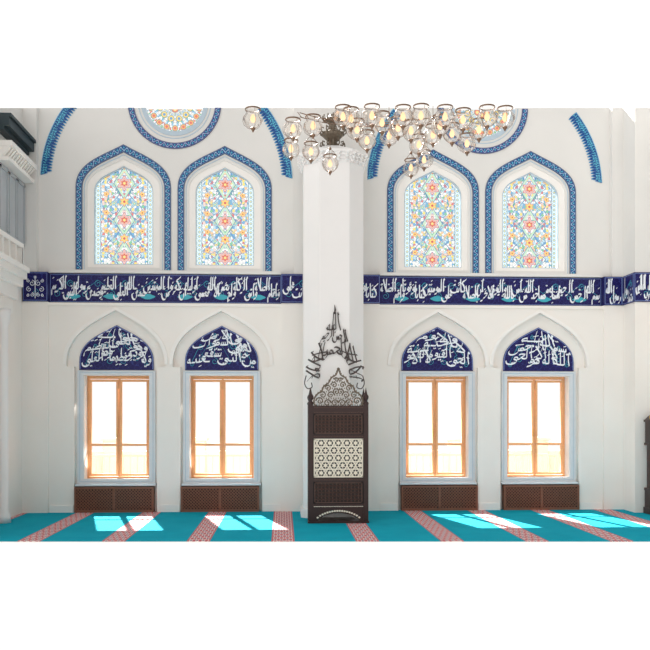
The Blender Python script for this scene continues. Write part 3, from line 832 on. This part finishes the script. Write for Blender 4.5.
MB().box(-W+.01, W-.01, yF+.0, yB, .002, .035).box(-W-.01, W+.01, yF-.02, yF+.10, .002, .03).obj('plinth', 'walnut', LE)
mb = MB()
def spiral(cx, cz, r0, turns, a0, sgn, w0=.017):
    pts = []; rs = []
    for i in range(22):
        t = i/21; r = r0*(1-.85*t); a = a0+sgn*2*pi*turns*t
        pts.append((cx+r*cos(a), yF+.03, cz+r*sin(a))); rs.append(w0*(1-.45*t))
    mb.tube(pts, rs, 5)
ed = [(.32, 1.74), (.365, 1.79), (.36, 1.87), (.31, 1.94), (.25, 1.98), (.22, 2.05), (.15, 2.10), (.105, 2.18), (.04, 2.22), (.018, 2.27), (0, 2.33)]
ne = len(ed)-1
def edge_x(z):
    for (xa, za), (xb, zb) in zip(ed, ed[1:]):
        if za <= z <= zb: return xa+(xb-xa)*(z-za)/(zb-za)
    return 0
for s in (-1, 1):
    mb.tube([(s*x, yF+.03, z) for x, z in smooth(ed, 3)], .012, 6)
    for cx, cz, r, a, g in ((.28, 1.83, .058, 0, 1), (.165, 1.80, .058, pi, -1), (.055, 1.80, .056, pi, -1), (.235, 1.92, .052, .5, 1), (.115, 1.92, .056, pi, -1), (.03, 1.97, .047, 0, 1), (.155, 2.02, .047, .3, 1), (.065, 2.07, .047, 0, 1), (.03, 2.15, .034, 0, 1)):
        spiral(s*cx, cz, r, 1.4, a if s > 0 else pi-a, g*s, .011)
    for i in range(16):
        t = i/15*.95; k = min(int(t*ne), ne-1); f = t*ne-k; x = ed[k][0]*(1-f)+ed[k+1][0]*f; z = ed[k][1]*(1-f)+ed[k+1][1]*f
        mb.prism([(s*x-.014, z), (s*x+.0, z-.016), (s*x+.014, z), (s*(x+.012), z+.026)], yF+.015, yF+.04)
for r_ in range(9):
    z = 1.77+r_*.05; ex = edge_x(z)-.02; n = int(ex/.035)
    for i in range(-n, n+1):
        x = i*.036+(.018 if r_ % 2 else 0); mb.prism([(x-.010, z), (x, z-.013), (x+.010, z), (x, z+.013)], yF+.024, yF+.036)
mb.box(-W+.08, W-.08, yF+.015, yF+.05, 1.735, 1.76)
mb.obj('openwork_crown', 'crown', LE)
tag(LE, 'tall dark walnut preaching lectern with pearl star inlay and openwork crown', 'lectern')

# ------------------------------------------------------------------ balcony on the side wall
e = empty('balcony', (XL, -2.05, -.24))
mb = MB().box(0, .30, -1.2, 1.2, 3.98, 4.08).box(0, .34, -1.2, 1.2, 4.08, 4.16).box(0, .24, -1.2, 1.2, 3.86, 3.98).box(0, .16, -1.2, 1.2, 3.66, 3.86).box(0, .08, -1.2, 1.2, 3.45, 3.66)
mb.obj('corbelled_deck', 'white', e)
mb = MB().box(.17, .25, -1.2, 1.2, 4.46, 4.53).box(.18, .24, -1.2, 1.2, 4.16, 4.2).box(0, .24, 1.14, 1.2, 4.16, 4.5)
for i in range(9): mb.box(.18, .24, -1.2+i*.29, -1.15+i*.29, 4.2, 4.46)
mb.obj('parapet_frame', 'white', e)
mb = MB()
for i in range(8):
    c = -1.03+i*.29
    for k in range(5):
        z = 4.2+.05*k+.02
        for j in range(5): y = c-.1+j*.05+(.025 if k % 2 else 0); mb.tube([(.21, y, z-.025), (.21, y+.025, z), (.21, y, z+.025), (.21, y-.025, z)], .006, 4, True)
mb.obj('pierced_screen', 'white', e)
tag(e, 'white marble balcony with pierced parapet on the side wall', 'balcony')
mb = MB().lathe([(0, 0), (.10, 0), (.10, .12), (.065, .16), (.06, 2.96), (.075, 3.0), (.10, 3.16), (.10, 3.21), (0, 3.21)], (0, 0, 0), 20)
o = mb.obj('slender_column', 'column', None, (XL+.11, -1.35, 0.001), True); tag(o, 'slender pale marble column below the balcony', 'column')
e = empty('gallery_cornice', (XL, -.78, 0))
mb = MB().box(0, .24, -.62, .64, 5.66, 5.74).box(0, .2, -.62, .64, 5.44, 5.50)
for i in range(12):
    y = -.61+i*.105; mb.prism([(.0, 5.50), (.1, 5.50), (.22, 5.66), (0, 5.66)], y, y+.06)
mb.obj('carved_cornice', 'white', e)
MB().box(0, .20, -.62, .64, 5.96, 6.10).box(0, .23, -.62, .64, 6.10, 6.15).box(0, .12, -.62, .64, 5.90, 5.96).obj('dark_beam', 'darkbeam', e)
mb = MB().box(0, .04, -.62, .64, 4.4, 5.44)
for i in range(3): mb.box(.04, .06, -.56+i*.41, -.52+i*.41, 4.45, 5.40).box(.04, .06, -.24+i*.41, -.20+i*.41, 4.45, 5.40).box(.04, .06, -.56+i*.41, -.20+i*.41, 5.36, 5.40)
mb.obj('wall_panel', 'slate', e)
tag(e, 'carved white cornice with dark beam on the side wall', 'cornice')

# ------------------------------------------------------------------ clock
e = empty('longcase_clock', (6.07, -.79, 0.001)); e.scale = (.68, 1, 1)
MB().box(-.19, .19, -.14, .14, 0, .10).box(-.17, .17, -.12, .12, .10, .38).box(-.18, .18, -.13, .13, .38, .42).box(-.13, .13, -.1, .1, .42, 1.12).box(-.18, .18, -.13, .13, 1.12, 1.16).obj('case', 'walnut', e)
mb = MB().box(-.16, .16, -.11, .12, 1.16, 1.50).box(-.19, .19, -.14, .13, 1.50, 1.54)
mb.prism([(-.18, 1.54), (.18, 1.54), (.1, 1.60), (.03, 1.62), (0, 1.68), (-.03, 1.62), (-.1, 1.60)], -.12, .1); mb.obj('hood', 'walnut', e)
MB().box(-.16, .16, -.125, -.11, 1.17, 1.49).obj('dial', 'gold', e)
MB().prism(circ(0, 1.33, .125, 28), -.13, -.125).obj('chapter_ring', 'pearl', e)
MB().box(-.006, .006, -.136, -.13, 1.33, 1.42).box(0, .06, -.136, -.13, 1.325, 1.337).obj('clock_hand', 'walnut2', e)
MB().prism(circ(0, .62, .07, 20), -.115, -.10).box(-.008, .008, -.112, -.102, .62, 1.08).obj('pendulum', 'gold', e)
for s in (-1, 1): MB().lathe([(0, 1.54), (.03, 1.55), (.036, 1.59), (.012, 1.63), (0, 1.67)], (s*.16, -.1, 0), 10).obj('finial', 'gold', e)
MB().box(-.15, -.135, -.105, -.10, .45, 1.10).box(.135, .15, -.105, -.10, .45, 1.10).obj('gilt_moulding', 'gold', e)
tag(e, 'dark wooden longcase clock with gold dial beside the pier', 'clock')

# ------------------------------------------------------------------ chandelier
def P(px, py, depth):
    a = (px-325)*depth/826; return Vector((a*CT+depth*ST, -14-a*ST+depth*CT, CH+(413-py)*depth/826))
H = 3.15
ctr = P(382, 108, 8.9)
CE = empty('chandelier', (ctr.x, ctr.y, 4.8))
def holder_mesh(chain):
    h = MB()
    h.lathe([(.085, .095), (.09, .10), (.088, .112), (.083, .108), (.085, .095)], n=16)
    h.lathe([(0, -.15), (.008, -.14), (.014, -.125), (.022, -.115), (.03, -.10), (.022, -.094), (0, -.094)], n=12)
    for k in range(3):
        a = 2*pi*k/3+.3; h.tube([(r*cos(a), r*sin(a), z) for r, z in ((.03, -.11), (.06, -.095), (.10, -.06), (.117, -.015), (.11, .03), (.086, .06), (.074, .08), (.088, .105))], .0022, 4)
    if chain:
        for k in range(3):
            a = 2*pi*k/3+.3; h.tube([(.086*cos(a), .086*sin(a), .105), (.05*cos(a), .05*sin(a), .15), (0, 0, .20)], .003, 5)
        h.lathe([(0, .18), (.016, .185), (.02, .20), (.010, .215), (0, .22)], n=10); h.tube([(0, 0, .21), (0, 0, .34)], .003, 5)
    return h.mesh('lamp', 'brass', False)
hm = {True: holder_mesh(True), False: holder_mesh(False)}
gm = MB().lathe([(.012, -.10), (.05, -.092), (.088, -.06), (.108, -.015), (.102, .03), (.078, .062), (.068, .078), (.084, .104)], n=10).mesh('glass_shade', 'lampglass', False)
bm_ = MB().lathe([(0, -.042), (.018, -.035), (.03, -.01), (.027, .015), (.011, .05), (0, .056)], n=10).mesh('bulb', 'bulb', True)
lamps = [(253, 119), (293, 129), (291, 149), (311, 152), (330, 164), (343, 117), (357, 130), (367, 141), (372, 116), (389, 136), (403, 117), (411, 131), (411, 168), (424, 160), (433, 135), (445, 117), (452, 134), (467, 144), (479, 130), (487, 117), (505, 118), (421, 116), (398, 128), (382, 123), (463, 120), (440, 126), (313, 126), (351, 119), (419, 145)]
for px, py in lamps:
    d = H*826/(413-py); p = P(px, py, d)-CE.location
    L = ob('lamp', hm[py >= 135], CE, p); s = .98; L.scale = (s, s, s); L.rotation_euler = (0, 0, random.random()*3)
    ob('glass_shade', gm, L); ob('bulb', bm_, L)
mb = MB()
for Rr, z, a0, a1 in ((1.40, .42, 52, 128),):
    for dz in (0, .05): mb.tube([(Rr*cos(radians(a)), Rr*sin(radians(a)), z+dz) for a in range(a0, a1+1, 4)], .006, 6)
    for a in range(a0, a1, 5): mb.tube([(Rr*cos(radians(a)), Rr*sin(radians(a)), z), (Rr*cos(radians(a+2.5)), Rr*sin(radians(a+2.5)), z+.05)], .004, 4)
mb.obj('ring_frame', 'brass', CE)
tag(CE, 'large brass chandelier hung with clear glass oil-style lamps', 'chandelier')

# ------------------------------------------------------------------ light
w = bpy.data.worlds.new('World'); bpy.context.scene.world = w; w.use_nodes = True
t = w.node_tree; t.nodes.clear(); o = t.nodes.new('ShaderNodeOutputWorld'); bg = t.nodes.new('ShaderNodeBackground')
tc = t.nodes.new('ShaderNodeTexCoord'); sp = t.nodes.new('ShaderNodeSeparateXYZ'); t.links.new(tc.outputs['Generated'], sp.inputs[0])
def wm(op, a, b, c=None):
    n = t.nodes.new('ShaderNodeMath'); n.operation = op
    for i, v in enumerate((a, b, c)):
        if v is None: continue
        if isinstance(v, bpy.types.NodeSocket): t.links.new(v, n.inputs[i])
        else: n.inputs[i].default_value = v
    return n.outputs[0]
mr = t.nodes.new('ShaderNodeMapRange'); t.links.new(sp.outputs[1], mr.inputs[0]); mr.inputs[1].default_value = -.1; mr.inputs[2].default_value = .35
front = wm('ADD', wm('MULTIPLY', sp.outputs[0], -.62), wm('MULTIPLY_ADD', sp.outputs[2], -.22, 1.04))
mx = t.nodes.new('ShaderNodeMix'); mx.data_type = 'FLOAT'; t.links.new(mr.outputs[0], mx.inputs[0]); t.links.new(front, mx.inputs[2]); mx.inputs[3].default_value = 1.12
t.links.new(mx.outputs[0], bg.inputs[1]); bg.inputs[0].default_value = (1, .985, .96, 1); t.links.new(bg.outputs[0], o.inputs[0])
sl = bpy.data.lights.new('sun', 'SUN'); sl.energy = 34; sl.angle = .02; sl.color = (1, .96, .9)
so = bpy.data.objects.new('sun', sl); C.objects.link(so); so.rotation_euler = Vector((.42, -1.63, -1.4)).to_track_quat('-Z', 'Y').to_euler(); so.location = (-3, 8, 9)

cam = bpy.data.cameras.new('camera'); co = bpy.data.objects.new('camera', cam); C.objects.link(co)
cam.sensor_width = 36; cam.lens = 36*826/650; cam.shift_y = 88/650
co.location = (0, -14, CH); co.rotation_euler = (pi/2, 0, -TH); bpy.context.scene.camera = co
bpy.context.scene.view_settings.view_transform = 'Standard'
